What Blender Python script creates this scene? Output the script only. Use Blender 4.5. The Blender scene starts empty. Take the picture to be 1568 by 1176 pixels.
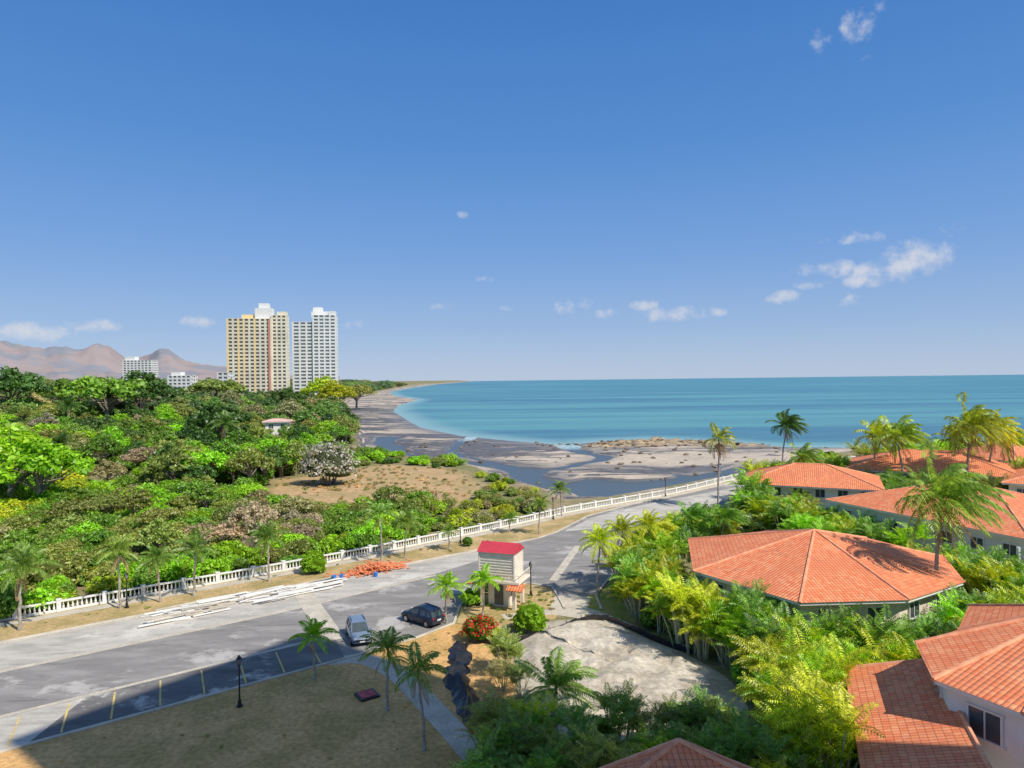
import bpy, math, random
import numpy as np
from mathutils import Vector, Matrix, noise
random.seed(7); rng=np.random.default_rng(7)
scn=bpy.context.scene
scn.view_settings.view_transform='Standard'; scn.view_settings.look='None'; scn.view_settings.exposure=0
COL=scn.collection
# ------------------------------------------------------------- camera
CH=24.0; F=1060.0; ROLL=0.0119; PITCH=0.0069
cam=bpy.data.cameras.new("camera"); cam.sensor_width=36; cam.lens=F/1568*36; cam.clip_end=80000; cam.clip_start=.5
co=bpy.data.objects.new("camera",cam); COL.objects.link(co)
RM=(Matrix.Rotation(math.pi/2-PITCH,4,'X')@Matrix.Rotation(-ROLL,4,'Z'))
co.matrix_world=Matrix.Translation((0,0,CH))@RM
scn.camera=co
def ray(px,py):
    return (RM.to_3x3()@Vector(((px-784)/F,(588-py)/F,-1)))
def G(px,py,z=0.0):           # survey: sight line of the photo -> point on level z
    d=ray(px,py); k=(z-CH)/d.z
    return (d.x*k,d.y*k)
def Zat(px,py,Y):
    d=ray(px,py); return CH+d.z*Y/d.y
# ------------------------------------------------------------- materials
def nmat(name):
    m=bpy.data.materials.new(name); m.use_nodes=True
    nt=m.node_tree; b=nt.nodes['Principled BSDF']; return m,nt,b
def N(nt,t,**k):
    n=nt.nodes.new(t)
    for a,v in k.items(): setattr(n,a,v)
    return n
def math_(nt,op,a,b=None,c=None,clamp=False):
    n=N(nt,'ShaderNodeMath',operation=op); n.use_clamp=clamp
    for i,x in enumerate((a,b,c)):
        if x is None: continue
        if isinstance(x,(int,float)): n.inputs[i].default_value=x
        else: nt.links.new(x,n.inputs[i])
    return n.outputs[0]
def mix_(nt,f,a,b,bt='MIX'):
    n=N(nt,'ShaderNodeMix',data_type='RGBA',blend_type=bt)
    for i,x in ((0,f),(6,a),(7,b)):
        if isinstance(x,(int,float)): n.inputs[i].default_value=x
        elif isinstance(x,(tuple,list)): n.inputs[i].default_value=(x[0],x[1],x[2],1)
        else: nt.links.new(x,n.inputs[i])
    return n.outputs[2]
def noise_(nt,scale,detail=6,rough=.6,vec=None,dist=0):
    n=N(nt,'ShaderNodeTexNoise'); n.inputs['Scale'].default_value=scale; n.inputs['Detail'].default_value=detail
    n.inputs['Roughness'].default_value=rough; n.inputs['Distortion'].default_value=dist
    if vec is None:
        vec=N(nt,'ShaderNodeTexCoord').outputs['Object']
    nt.links.new(vec,n.inputs['Vector']); return n.outputs['Fac']
def ramp_(nt,f,lo,hi):
    n=N(nt,'ShaderNodeMapRange'); n.inputs[1].default_value=lo; n.inputs[2].default_value=hi; nt.links.new(f,n.inputs[0])
    n.interpolation_type='SMOOTHSTEP'; return n.outputs[0]
def scaled(nt,sx,sy,sz=1,rot=0):
    tc=N(nt,'ShaderNodeTexCoord'); mp=N(nt,'ShaderNodeMapping'); nt.links.new(tc.outputs['Object'],mp.inputs[0])
    mp.inputs['Scale'].default_value=(sx,sy,sz); mp.inputs['Rotation'].default_value=(0,0,rot); return mp.outputs[0]
def bump_(nt,b,h,strength=.5,dist=.05):
    n=N(nt,'ShaderNodeBump'); n.inputs['Strength'].default_value=strength; n.inputs['Distance'].default_value=dist
    nt.links.new(h,n.inputs['Height']); nt.links.new(n.outputs[0],b.inputs['Normal'])
def M(name,c1,c2=None,scale=2,rough=.85,bump=0,spec=.3,metal=0,fine=0,lo=.35,hi=.65):
    m,nt,b=nmat(name); b.inputs['Roughness'].default_value=rough; b.inputs['Metallic'].default_value=metal
    b.inputs['Specular IOR Level'].default_value=spec
    if c2 is None: c2=tuple(x*.82 for x in c1)
    f=noise_(nt,scale,5); col=mix_(nt,ramp_(nt,f,lo,hi),c1,c2)
    if fine:
        g=noise_(nt,fine,4,.7); col=mix_(nt,ramp_(nt,g,.3,.7),col,mix_(nt,1.0,col,(.62,.62,.62),'MULTIPLY'))
        if bump: bump_(nt,b,g,bump,.08)
    elif bump: bump_(nt,b,f,bump)
    nt.links.new(col,b.inputs['Base Color']); return m
def leafmat(name,gain=1.0,flower=None,ff=.5):
    m=bpy.data.materials.new(name); m.use_nodes=True; nt=m.node_tree; nt.nodes.remove(nt.nodes['Principled BSDF'])
    out=nt.nodes['Material Output']
    oi=N(nt,'ShaderNodeObjectInfo'); ge=N(nt,'ShaderNodeNewGeometry'); isl=ge.outputs['Random Per Island']
    v=math_(nt,'MULTIPLY_ADD',isl,.95,.55*gain)
    r=math_(nt,'MULTIPLY_ADD',oi.outputs['Random'],.35,.85)
    k=math_(nt,'MULTIPLY',v,r)
    cmb=N(nt,'ShaderNodeCombineXYZ'); nt.links.new(math_(nt,'MULTIPLY',k,1.08),cmb.inputs[0]); nt.links.new(k,cmb.inputs[1]); nt.links.new(math_(nt,'MULTIPLY',k,.9),cmb.inputs[2])
    col=mix_(nt,1.0,oi.outputs['Color'],cmb.outputs[0],'MULTIPLY')
    if flower:
        col=mix_(nt,math_(nt,'GREATER_THAN',math_(nt,'FRACT',math_(nt,'MULTIPLY',isl,37.7)),ff),col,flower)
    d=N(nt,'ShaderNodeBsdfDiffuse'); nt.links.new(col,d.inputs[0])
    g=N(nt,'ShaderNodeBsdfGlossy'); g.inputs['Roughness'].default_value=.45; g.inputs[0].default_value=(.6,.6,.6,1)
    t=N(nt,'ShaderNodeBsdfTranslucent'); nt.links.new(mix_(nt,1.0,col,(1.25,1.25,.6),'MULTIPLY'),t.inputs[0])
    mx=N(nt,'ShaderNodeMixShader'); mx.inputs[0].default_value=.36
    nt.links.new(d.outputs[0],mx.inputs[1]); nt.links.new(t.outputs[0],mx.inputs[2])
    m2=N(nt,'ShaderNodeMixShader'); m2.inputs[0].default_value=.05; nt.links.new(mx.outputs[0],m2.inputs[1]); nt.links.new(g.outputs[0],m2.inputs[2]); nt.links.new(m2.outputs[0],out.inputs[0])
    return m
LEAF=leafmat('leaf'); LEAF_WHITE=leafmat('leaf_white_flower',1,(.70,.64,.62),.55); LEAF_RED=leafmat('leaf_red_flower',1,(.75,.02,.03),.5)
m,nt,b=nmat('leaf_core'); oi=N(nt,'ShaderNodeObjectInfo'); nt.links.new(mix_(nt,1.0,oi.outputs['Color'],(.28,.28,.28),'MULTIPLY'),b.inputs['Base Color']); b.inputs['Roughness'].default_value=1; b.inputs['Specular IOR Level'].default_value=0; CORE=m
BARK=M('bark',(.36,.29,.23),(.22,.18,.14),6,.95,.5); PALMBARK=M('palm_bark',(.46,.41,.34),(.28,.24,.2),5,.95,.4)
DEADF=M('dead_frond',(.42,.29,.14),(.28,.18,.09),3,.9)
STEM=M('areca_stem',(.6,.56,.36),(.42,.4,.22),3,.7)
WHITE=M('white_paint',(.84,.82,.77),(.77,.74,.68),.8,.7); CREAM=M('cream_wall',(.84,.77,.65),(.76,.68,.56),.5,.85)
GLASS=M('window_glass',(.05,.07,.08),(.09,.11,.12),.6,.12,0,.6); METALK=M('black_metal',(.02,.02,.022),None,3,.4,0,.5)
PEACH=M('peach_wall',(.82,.72,.58),(.74,.63,.50),.5,.85)
m,nt,b=nmat('clay_tile'); uv=N(nt,'ShaderNodeUVMap'); sp=N(nt,'ShaderNodeSeparateXYZ'); nt.links.new(uv.outputs[0],sp.inputs[0])
u=math_(nt,'DIVIDE',sp.outputs[0],.30); v=math_(nt,'DIVIDE',sp.outputs[1],.40)
cmb=N(nt,'ShaderNodeCombineXYZ'); nt.links.new(math_(nt,'FLOOR',u),cmb.inputs[0]); nt.links.new(math_(nt,'FLOOR',v),cmb.inputs[1])
wn=N(nt,'ShaderNodeTexWhiteNoise',noise_dimensions='2D'); nt.links.new(cmb.outputs[0],wn.inputs['Vector'])
big=noise_(nt,.25,5,.6)
c=mix_(nt,wn.outputs['Value'],(.82,.205,.075),(.92,.37,.17)); c=mix_(nt,ramp_(nt,big,.4,.7),c,(.78,.24,.10))
c=mix_(nt,math_(nt,'MULTIPLY',ramp_(nt,noise_(nt,.9,6,.75),.52,.68),.5),c,(.45,.18,.11))
wave=math_(nt,'ABSOLUTE',math_(nt,'SINE',math_(nt,'MULTIPLY',u,math.pi)))
row=math_(nt,'FRACT',v)
gap=math_(nt,'MULTIPLY',ramp_(nt,wave,0.0,.35),ramp_(nt,row,0.0,.14))
c=mix_(nt,gap,mix_(nt,1.0,c,(.5,.4,.36),'MULTIPLY'),c)
nt.links.new(c,b.inputs['Base Color']); b.inputs['Roughness'].default_value=.75
hh=math_(nt,'ADD',wave,math_(nt,'MULTIPLY',row,-.5)); bump_(nt,b,hh,.7,.06); TILE=m
RIDGE=M('ridge_tile',(.86,.42,.24),(.72,.28,.15),1.5,.8)
def roadmat(name,c1,c2,c3):
    m,nt,b=nmat(name)
    v1=scaled(nt,.5,1.4,1,-math.radians(37)); a=noise_(nt,.35,7,.65,v1); b2=noise_(nt,.12,6,.7); fi=noise_(nt,9,3,.7)
    c=mix_(nt,ramp_(nt,a,.42,.66),c1,c2); c=mix_(nt,ramp_(nt,b2,.54,.62),c,c3)
    c=mix_(nt,ramp_(nt,fi,.2,.8),mix_(nt,1.0,c,(.8,.8,.8),'MULTIPLY'),c)
    c=mix_(nt,math_(nt,'MULTIPLY',ramp_(nt,noise_(nt,.5,8,.75,scaled(nt,.25,1.6,1,-math.radians(37))),.52,.64),.5),c,mix_(nt,1.0,c,(.45,.45,.45),'MULTIPLY'))
    nt.links.new(c,b.inputs['Base Color']); b.inputs['Roughness'].default_value=.9; bump_(nt,b,fi,.3,.02); return m
ASPH=roadmat('asphalt',(.27,.25,.228),(.37,.345,.315),(.52,.485,.44))
WORN=roadmat('worn_concrete',(.60,.55,.47),(.44,.41,.355),(.70,.65,.56))
DARKASPH=roadmat('dark_asphalt',(.17,.16,.15),(.24,.225,.205),(.6,.56,.49))
CONC=M('concrete',(.74,.66,.53),(.60,.53,.42),.7,.9,.2,fine=7)
KERB=M('kerb_concrete',(.68,.61,.49),(.5,.46,.38),.6,.9)
YEL=M('yellow_paint',(.78,.56,.14),(.5,.42,.22),2,.8); SAND=M('pale_sand',(.78,.69,.55),(.52,.44,.33),.35,.95,.6,fine=2.2)
DRY=M('dry_grass',(.88,.51,.20),(.62,.385,.13),.28,.95,.9,fine=2.6)
VERGE=M('verge_grass',(.70,.49,.24),(.44,.34,.13),.3,.95,.6,fine=3)
GREEN=M('green_grass',(.28,.34,.06),(.44,.36,.12),.5,.95,.5,fine=5)
# ------------------------------------------------------------- mesh builder
class MB:
    def __init__(s): s.v=[]; s.f=[]; s.m=[]
    def add(s,vs,fs,mi=0):
        o=len(s.v); s.v.extend([tuple(p) for p in vs]); s.f.extend([tuple(i+o for i in q) for q in fs]); s.m.extend([mi]*len(fs))
    def box(s,cx,cy,cz,sx,sy,sz,rot=0,mi=0):
        c,n=math.cos(rot),math.sin(rot); vs=[]
        for dz in(-.5,.5):
            for dx,dy in((-.5,-.5),(.5,-.5),(.5,.5),(-.5,.5)):
                x,y=dx*sx,dy*sy; vs.append((cx+x*c-y*n,cy+x*n+y*c,cz+dz*sz))
        s.add(vs,[(3,2,1,0),(4,5,6,7),(0,1,5,4),(1,2,6,5),(2,3,7,6),(3,0,4,7)],mi)
    def seg(s,p,q,w,z0,z1,mi=0):
        dx,dy=q[0]-p[0],q[1]-p[1]; L=math.hypot(dx,dy)
        s.box((p[0]+q[0])/2,(p[1]+q[1])/2,(z0+z1)/2,L,w,z1-z0,math.atan2(dy,dx),mi)
    def prism(s,poly,z0,z1,mi=0):
        n=len(poly); vs=[(p[0],p[1],z0) for p in poly]+[(p[0],p[1],z1) for p in poly]
        s.add(vs,[tuple(range(n-1,-1,-1)),tuple(range(n,2*n))]+[(i,(i+1)%n,n+(i+1)%n,n+i) for i in range(n)],mi)
    def tube(s,pts,rad,n=6,mi=0,cap=True):
        vs=[];fs=[]
        for i,p in enumerate(pts):
            p=Vector(p); a=Vector(pts[max(i-1,0)]); b=Vector(pts[min(i+1,len(pts)-1)]); d=(b-a).normalized()
            x=d.cross(Vector((0,0,1)) if abs(d.z)<.95 else Vector((1,0,0))).normalized(); y=d.cross(x)
            r=rad[i] if isinstance(rad,(list,tuple)) else rad
            for k in range(n):
                t=2*math.pi*k/n; vs.append(p+x*math.cos(t)*r+y*math.sin(t)*r)
        for i in range(len(pts)-1):
            for k in range(n): fs.append((i*n+k,i*n+(k+1)%n,(i+1)*n+(k+1)%n,(i+1)*n+k))
        if cap: fs+= [tuple(range(n-1,-1,-1)),tuple((len(pts)-1)*n+k for k in range(n))]
        s.add(vs,fs,mi)
    def mesh(s,name,mats,smooth=False):
        me=bpy.data.meshes.new(name); me.from_pydata(s.v,[],s.f)
        for x in mats: me.materials.append(x)
        me.polygons.foreach_set('material_index',s.m)
        if smooth: me.polygons.foreach_set('use_smooth',[True]*len(s.f))
        me.update(); return me
def obj(name,me,parent=None,loc=(0,0,0),rot=0,sc=None,color=None):
    o=bpy.data.objects.new(name,me); COL.objects.link(o); o.location=loc; o.rotation_euler=(0,0,rot)
    if sc is not None: o.scale=sc if isinstance(sc,(tuple,list)) else (sc,sc,sc)
    if color is not None: o.color=(color[0],color[1],color[2],1)
    if parent: o.parent=parent
    return o
def empty(name,loc=(0,0,0),rot=0):
    o=bpy.data.objects.new(name,None); COL.objects.link(o); o.location=loc; o.rotation_euler=(0,0,rot); o.empty_display_size=.2; return o
def sheet(name,poly,z,mat,parent=None):
    mb=MB(); mb.add([(p[0],p[1],z) for p in poly],[tuple(range(len(poly)))])
    me=mb.mesh(name,[mat]); o=obj(name,me,parent)
    if me.polygons[0].normal.z<0: me.flip_normals()
    return o
def offset(poly,w):
    out=[]
    for i,p in enumerate(poly):
        a=poly[max(i-1,0)]; b=poly[min(i+1,len(poly)-1)]; dx,dy=b[0]-a[0],b[1]-a[1]; L=math.hypot(dx,dy); out.append((p[0]-dy/L*w,p[1]+dx/L*w))
    return out
def strip(name,line,w,z,mat,parent=None):
    a=offset(line,w/2); b=offset(line,-w/2); n=len(line); mb=MB()
    mb.add([(p[0],p[1],z) for p in a]+[(p[0],p[1],z) for p in b],[(i,n+i,n+i+1,i+1) for i in range(n-1)]); return obj(name,mb.mesh(name,[mat]),parent)
def smooth_line(pts,k=6):
    out=[]; P=[Vector((p[0],p[1])) for p in pts]; n=len(P)
    for i in range(n-1):
        p0=P[max(i-1,0)];p1=P[i];p2=P[i+1];p3=P[min(i+2,n-1)]
        for j in range(k):
            t=j/k; q=.5*((2*p1)+(p2-p0)*t+(2*p0-5*p1+4*p2-p3)*t*t+(3*p1-p0-3*p2+p3)*t**3); out.append((q.x,q.y))
    out.append(tuple(P[-1])); return out
# ------------------------------------------------------------- terrain
land=[(-700,12000),(-560,4500),(-420,2600),(-329,1670),(-230,950),(-174,672),(-110,450),(-76,338),(-57,247),(-39,226),(-16,205),(-6,176),(4,156),(10,137),(20,140),(34,152),(50,166),(72,188),(95,212),(130,232),(250,235),(600,200),(3000,100),(12000,0),(12000,-3000),(-14000,-3000),(-14000,12000)]
water_edge=[(-640,12000),(-480,4500),(-370,2600),(-300,1700),(-215,1253),(-132,970),(-125,750),(-106,609),(-75,480),(-54,395),(-26,333),(0,300),(22,278),(35,292),(62,302),(85,285),(99,262),(130,255),(250,252),(600,215),(3000,110),(12000,10),(12000,-3100),(-14100,-3100),(-14100,12100)]
def sdist(px,py,poly):
    d=np.full(px.shape,1e12); ins=np.zeros(px.shape,bool); n=len(poly)
    for i in range(n):
        ax,ay=poly[i];bx,by=poly[(i+1)%n]; ex,ey=bx-ax,by-ay; wx,wy=px-ax,py-ay
        t=np.clip((wx*ex+wy*ey)/(ex*ex+ey*ey),0,1); d=np.minimum(d,(wx-ex*t)**2+(wy-ey*t)**2)
        c=((ay<=py)&(by>py))|((by<=py)&(ay>py))
        xi=ax+(py-ay)/(by-ay if by!=ay else 1e-9)*(bx-ax)
        ins^=c&(px<xi)
    d=np.sqrt(d); return np.where(ins,d,-d)
def pdist(px,py,line):
    d=np.full(px.shape,1e12)
    for (ax,ay),(bx,by) in zip(line[:-1],line[1:]):
        ex,ey=bx-ax,by-ay; wx,wy=px-ax,py-ay; t=np.clip((wx*ex+wy*ey)/(ex*ex+ey*ey),0,1); d=np.minimum(d,(wx-ex*t)**2+(wy-ey*t)**2)
    return np.sqrt(d)
def ss(a,b,x): t=np.clip((x-a)/(b-a),0,1); return t*t*(3-2*t)
_perm=rng.random((256,256))
def vn(x,y):
    xi=np.floor(x).astype(int); yi=np.floor(y).astype(int); fx=x-xi; fy=y-yi; fx=fx*fx*(3-2*fx); fy=fy*fy*(3-2*fy)
    g=lambda a,b:_perm[a%256,b%256]
    return (g(xi,yi)*(1-fx)+g(xi+1,yi)*fx)*(1-fy)+(g(xi,yi+1)*(1-fx)+g(xi+1,yi+1)*fx)*fy
def fbm(x,y,o=5):
    s=0;a=.5
    for i in range(o): s=s+a*vn(x*2**i+i*17.3,y*2**i+i*9.1); a*=.5
    return s
channel=smooth_line([(72,205),(48,182),(30,167),(16,166),(6,186),(2,205),(-16,222),(-38,243),(-52,290),(-60,330)])
channel2=smooth_line([(4,196),(16,213),(30,238),(24,262),(20,285)])
channel3=smooth_line([(48,182),(40,200),(20,208),(2,212),(-20,250),(-22,290),(-20,325)])
pool=[G(850,744,-3),G(895,733,-3),(30,180),(46,184),(62,188),(52,176),(38,162),(24,152),(15,153)]
rock_poly=[(24,262),(34,285),(60,297),(86,282),(98,258),(80,258),(60,268),(40,262)]
def height(px,py):
    dl=sdist(px,py,land); dw=sdist(px,py,water_edge)
    hill=(6*ss(5,70,dl)+8*ss(60,260,dl))*ss(170,420,py)
    hill=hill+ (fbm(px*.02,py*.02)-.45)*5*ss(200,400,py)*ss(20,80,dl)
    t=np.clip(-dl/(np.abs(dl)+np.abs(dw)+1e-6),0,1)
    beach=-1.2-1.65*t - .6*ss(0,6,-dl)*(1-t)
    beach=beach+(fbm(px*.05,py*.09)-.47)*1.1*ss(4,14,-dl)*ss(4,20,dw)
    wy=fbm(px*.04,py*.04)*10-5
    c1=pdist(px+wy,py,channel); c2=pdist(px+wy,py+2,channel2); c3=pdist(px+wy,py-wy,channel3)
    beach=beach-1.5*(1-ss(2.5,7.5,c1))*ss(2,8,-dl)-1.2*(1-ss(1.5,5,c2))*ss(2,8,-dl)-1.0*(1-ss(.5,3.5,c3))*ss(2,8,-dl)
    pl=sdist(px+wy*.3,py,pool); beach=beach-1.9*ss(-2,2,pl)*ss(0,4,-dl)
    rk=ss(-3,5,sdist(px,py,rock_poly)+(fbm(px*.1,py*.1)-.5)*8); beach=beach+rk*(.3+np.abs(fbm(px*.25,py*.25)-.47)*5)
    z=np.where(dl>0,hill, beach)
    z=np.where(dw<0,np.maximum(-9,-2.95+dw*.06)+rk*1.0,z)
    z=np.where((dl<=0)&(dl>-5),z*ss(0,5,-dl),z)
    return z,dl,dw,rk,np.minimum(c1,np.minimum(c2+3,c3+3))
def up(m,s,lim,g):
    out=[];x=m
    while x<lim: s*=g; x+=s; out.append(x)
    return out
a_=list(np.arange(-130,151,1.6)); xs=np.array([-130-(q+130) for q in up(-130,1.6,13800,1.13)][::-1]+a_+up(a_[-1],1.6,14000,1.13))
b_=list(np.arange(60,331,1.6)); ys=np.array([60-(q-60) for q in up(60,1.6,2800,1.3)][::-1]+b_+up(b_[-1],1.6,13000,1.06))
def grid(name,zf,mat):
    X,Y=np.meshgrid(xs,ys); X=X.ravel();Y=Y.ravel(); Z,at=zf(X,Y)
    nx,ny=len(xs),len(ys); i=np.arange(nx*ny).reshape(ny,nx)
    q=np.stack([i[:-1,:-1],i[:-1,1:],i[1:,1:],i[1:,:-1]],-1).reshape(-1,4)
    me=bpy.data.meshes.new(name); me.vertices.add(nx*ny); me.vertices.foreach_set('co',np.stack([X,Y,Z],-1).ravel())
    me.loops.add(q.size); me.loops.foreach_set('vertex_index',q.ravel().astype(np.int32)); me.polygons.add(len(q))
    me.polygons.foreach_set('loop_start',(np.arange(len(q))*4).astype(np.int32)); me.polygons.foreach_set('loop_total',np.full(len(q),4,np.int32))
    me.polygons.foreach_set('use_smooth',np.ones(len(q),bool)); me.update(); me.validate()
    for k,v in at.items():
        a=me.attributes.new(k,'FLOAT','POINT'); a.data.foreach_set('value',v.astype(np.float32))
    me.materials.append(mat); return obj(name,me)
field=[(-58,170),(-50,133),(-30,128),(-10,132),(-6,150),(-14,184),(-36,198)]
def tf(X,Y):
    z,dl,dw,rk,c1=height(X,Y)
    return z,{'beach':ss(-1,2,-dl+ (fbm(X*.1,Y*.1)-.5)*6),'rock':rk,'field':ss(-3,3,sdist(X,Y,field)+(fbm(X*.2,Y*.2)-.5)*6),'wet':np.maximum(1-ss(-2.9,-2.3,z),.9*(1-ss(4,12,c1)))*ss(900,400,Y),'dark':ss(30,-30,X+ (Y-200)*-.1)*ss(800,450,Y)*ss(0,40,dw+10)}
m,nt,b=nmat('ground'); A=lambda k:N(nt,'ShaderNodeAttribute',attribute_name=k).outputs['Fac']
g1=noise_(nt,.06,8,.65); g2=noise_(nt,.8,5,.7)
soil=mix_(nt,ramp_(nt,g1,.35,.65),(.24,.25,.09),(.40,.31,.17)); 
fld=mix_(nt,ramp_(nt,noise_(nt,.12,7,.7),.35,.65),(.68,.44,.23),(.50,.37,.17))
soil=mix_(nt,A('field'),soil,fld); soil=mix_(nt,ramp_(nt,g2,.3,.7),mix_(nt,1.0,soil,(.6,.6,.6),'MULTIPLY'),soil)
sv=scaled(nt,.008,.045,1,math.radians(-28)); n1=noise_(nt,.8,7,.52,sv,1.8); n2=noise_(nt,.35,8,.7)
pale=mix_(nt,ramp_(nt,n2,.35,.65),(.60,.50,.385),(.46,.385,.30)); dk=mix_(nt,ramp_(nt,n2,.4,.6),(.085,.085,.10),(.17,.165,.165))
df=math_(nt,'ADD',n1,math_(nt,'MULTIPLY',A('dark'),.10)); bch=mix_(nt,ramp_(nt,df,.49,.56),pale,dk)
bch=mix_(nt,math_(nt,'MULTIPLY',A('wet'),.75),bch,(.15,.145,.145))
rockc=mix_(nt,ramp_(nt,noise_(nt,.5,8,.75),.35,.65),(.56,.42,.25),(.17,.13,.09)); bch=mix_(nt,A('rock'),bch,rockc)
col=mix_(nt,A('beach'),soil,bch); nt.links.new(col,b.inputs['Base Color']); b.inputs['Specular IOR Level'].default_value=.25
nt.links.new(math_(nt,'MULTIPLY_ADD',math_(nt,'MULTIPLY',A('wet'),A('beach')),-.5,.95),b.inputs['Roughness'])
bump_(nt,b,g2,.4,.15)
ground=grid('ground',tf,m)
def sf(X,Y):
    dw=sdist(X,Y,water_edge); return np.full(X.shape,-3.0),{'shore':np.clip(-dw/60,0,1),'depth':ss(0,900,-dw),'inland':ss(5,20,dw)}
m,nt,b=nmat('sea_water'); A=lambda k:N(nt,'ShaderNodeAttribute',attribute_name=k).outputs['Fac']
p1=noise_(nt,1.0,7,.6,scaled(nt,.0016,.010,1),.6); p2=noise_(nt,1,6,.65,scaled(nt,.02,.1)); p3=noise_(nt,1,5,.6,scaled(nt,.0008,.03))
c=mix_(nt,ramp_(nt,p1,.42,.56),(.115,.335,.335),(.06,.175,.25)); c=mix_(nt,math_(nt,'MULTIPLY',ramp_(nt,p2,.4,.75),.4),c,(.13,.35,.35))
c=mix_(nt,math_(nt,'MULTIPLY',ramp_(nt,p3,.5,.62),.45),c,(.065,.20,.28))
c=mix_(nt,math_(nt,'MULTIPLY',A('depth'),.45),c,(.06,.25,.30))
c=mix_(nt,ramp_(nt,A('shore'),.45,0.0),c,(.26,.43,.42)); c=mix_(nt,A('inland'),c,(.09,.12,.14))
foam=math_(nt,'LESS_THAN',A('shore'),math_(nt,'MULTIPLY_ADD',noise_(nt,.08,6,.7),.07,-.020)); foam=math_(nt,'MULTIPLY',foam,math_(nt,'SUBTRACT',1,A('inland')))
fo2=math_(nt,'GREATER_THAN',noise_(nt,.6,5,.7),.5)
c=mix_(nt,math_(nt,'MULTIPLY',math_(nt,'MULTIPLY',foam,fo2),.7),c,(.7,.72,.7))
nt.links.new(c,b.inputs['Base Color']); b.inputs['Roughness'].default_value=.35; b.inputs['Specular IOR Level'].default_value=.2
bump_(nt,b,noise_(nt,1,6,.7,scaled(nt,.35,.8)),.9,.25)
grid('sea',sf,m)
def gz(x,y): return float(height(np.array([x],float),np.array([y],float))[0][0])
# ------------------------------------------------------------- mountains
az0,az1=math.radians(-75),math.radians(-14); na,nr=420,70
prof=[(-400,60),(-150,50),(0,66),(25,60),(45,63),(70,56),(100,64),(120,60),(150,66),(170,60),(195,42),(220,48),(245,60),(260,58),(285,44),(320,40),(350,33),(420,22),(500,8),(700,0)]
pa=[math.atan2(p[0]-784,F) for p in prof]; ph=[p[1]/F for p in prof]
mb=MB(); vs=[]
for j in range(nr):
    r=5600+j*65
    for i in range(na):
        a=az0+(az1-az0)*i/(na-1); x,y=r*math.sin(a),r*math.cos(a)
        h=np.interp(a,pa,ph)*8000/math.cos(a)
        e=math.exp(-((r-8000)/1000)**2)
        q=noise.ridged_multi_fractal(Vector((x*.0014,y*.0014,3)),.9,2.1,8,.9,2.0)
        z=h*e*(.58+.15*q)+60*math.exp(-((r-6500)/400)**2)*q
        vs.append((x,y,z-8))
mb.add(vs,[(j*na+i,j*na+i+1,(j+1)*na+i+1,(j+1)*na+i) for j in range(nr-1) for i in range(na-1)])
MTN=M('mountain',(.33,.275,.265),(.24,.25,.28),.003,1,0,0,lo=.42,hi=.58)  # hazy distance and mauve shade are painted into these two colours
obj('mountains',mb.mesh('mountains',[MTN],True))
# ------------------------------------------------------------- roads
D=(.794,.608); NN=(-.608,.794)
def P(s,t): return (s*D[0]+t*NN[0], s*D[1]+t*NN[1])
near=[P(-90,56.3),P(24.8,56.3),(-9,64.5),(-6,68),(-5.8,73),(-4.6,77.5),(-2,80.3),(1.5,81),(4.3,79.6),(4.8,76),(5.2,72),(9,71.5),(9,76.5),(11.5,83),(15.3,88),(28,111),(40.8,125),(56,138),(90,166),(150,200)]
far=[P(-90,80.3),P(66,80.3),(6.7,108),(13,120.5),(22,130.5),(35,142),(55,161),(85,185),(140,215)]
sheet('road',near+far[::-1],.012,ASPH)
sheet('parking_area',[P(-90,73),P(24,72.2),P(45,74),P(58,77),P(62,80.2),P(-90,80.2)],.020,WORN)
sheet('parking_area',[P(-90,56.4),P(2,56.4),P(6,62),P(-90,62.4)],.020,WORN)
sheet('parking_area',[P(2.05,56.4),P(24.6,56.4),P(26,62),P(6.05,62)],.020,DARKASPH)
sheet('road_patch',[(8,108.5),(13.4,119),(24,130),(40,143),(60,160),(66,154),(46,138),(30,124),(18,112)],.020,WORN)
strip('gutter_strip',[P(-90,62.7),P(26,62.2)],.5,.028,CONC); strip('gutter_strip',[P(-90,72.7),P(24,72),P(44,73.4)],.7,.028,CONC)
strip('gutter_strip',[P(-90,79.7),P(62,79.7)],.6,.030,CONC)
strip('crosswalk',[P(25.6,61),P(29,79)],2.1,.036,CONC)
strip('crosswalk',[(4.6,82),(9.2,99)],1.0,.036,CONC)
mb=MB()
for s in (-14,-11,-8,-5,-2,1,4,7,10.2,13.3,16.4,19.5,22.6): 
    a,b_=P(s,56.8),P(s+.9,61.6); mb.seg(a,b_,.14,.024,.040,0)
obj('parking_bay_markings',mb.mesh('bays',[YEL]))
def kerb(name,line,w=.16,h=.13):
    a=offset(line,w/2);b=offset(line,-w/2);n=len(line); mb=MB()
    vs=[(p[0],p[1],0.0) for p in a]+[(p[0],p[1],h) for p in a]+[(p[0],p[1],h) for p in b]+[(p[0],p[1],0.0) for p in b]
    fs=[]
    for i in range(n-1):
        for k in range(3): fs.append((k*n+i,k*n+i+1,(k+1)*n+i+1,(k+1)*n+i))
    mb.add(vs,fs); obj(name,mb.mesh(name,[KERB]))
kerb('kerb',near[:11],.22); kerb('kerb',near[11:],.22); kerb('kerb',far,.22)
sheet('lawn',[P(-90,56.15),P(24.75,56.15),(-8.9,64.3),(-5.85,67.9),(-1,66.5),(.8,60),(-.5,50),(2,40),(0,20),(-90,-30)],.006,DRY)
bal_line=smooth_line([P(-90,89.5),P(-16,88.4),P(6,87.4),P(36,87.6),G(700,822),G(800,801),G(870,785),G(960,769),G(1040,754),G(1130,733),G(1215,716),(110,203),(150,226)],8)
vl=[p for p in offset(bal_line,-.3)]
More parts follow.
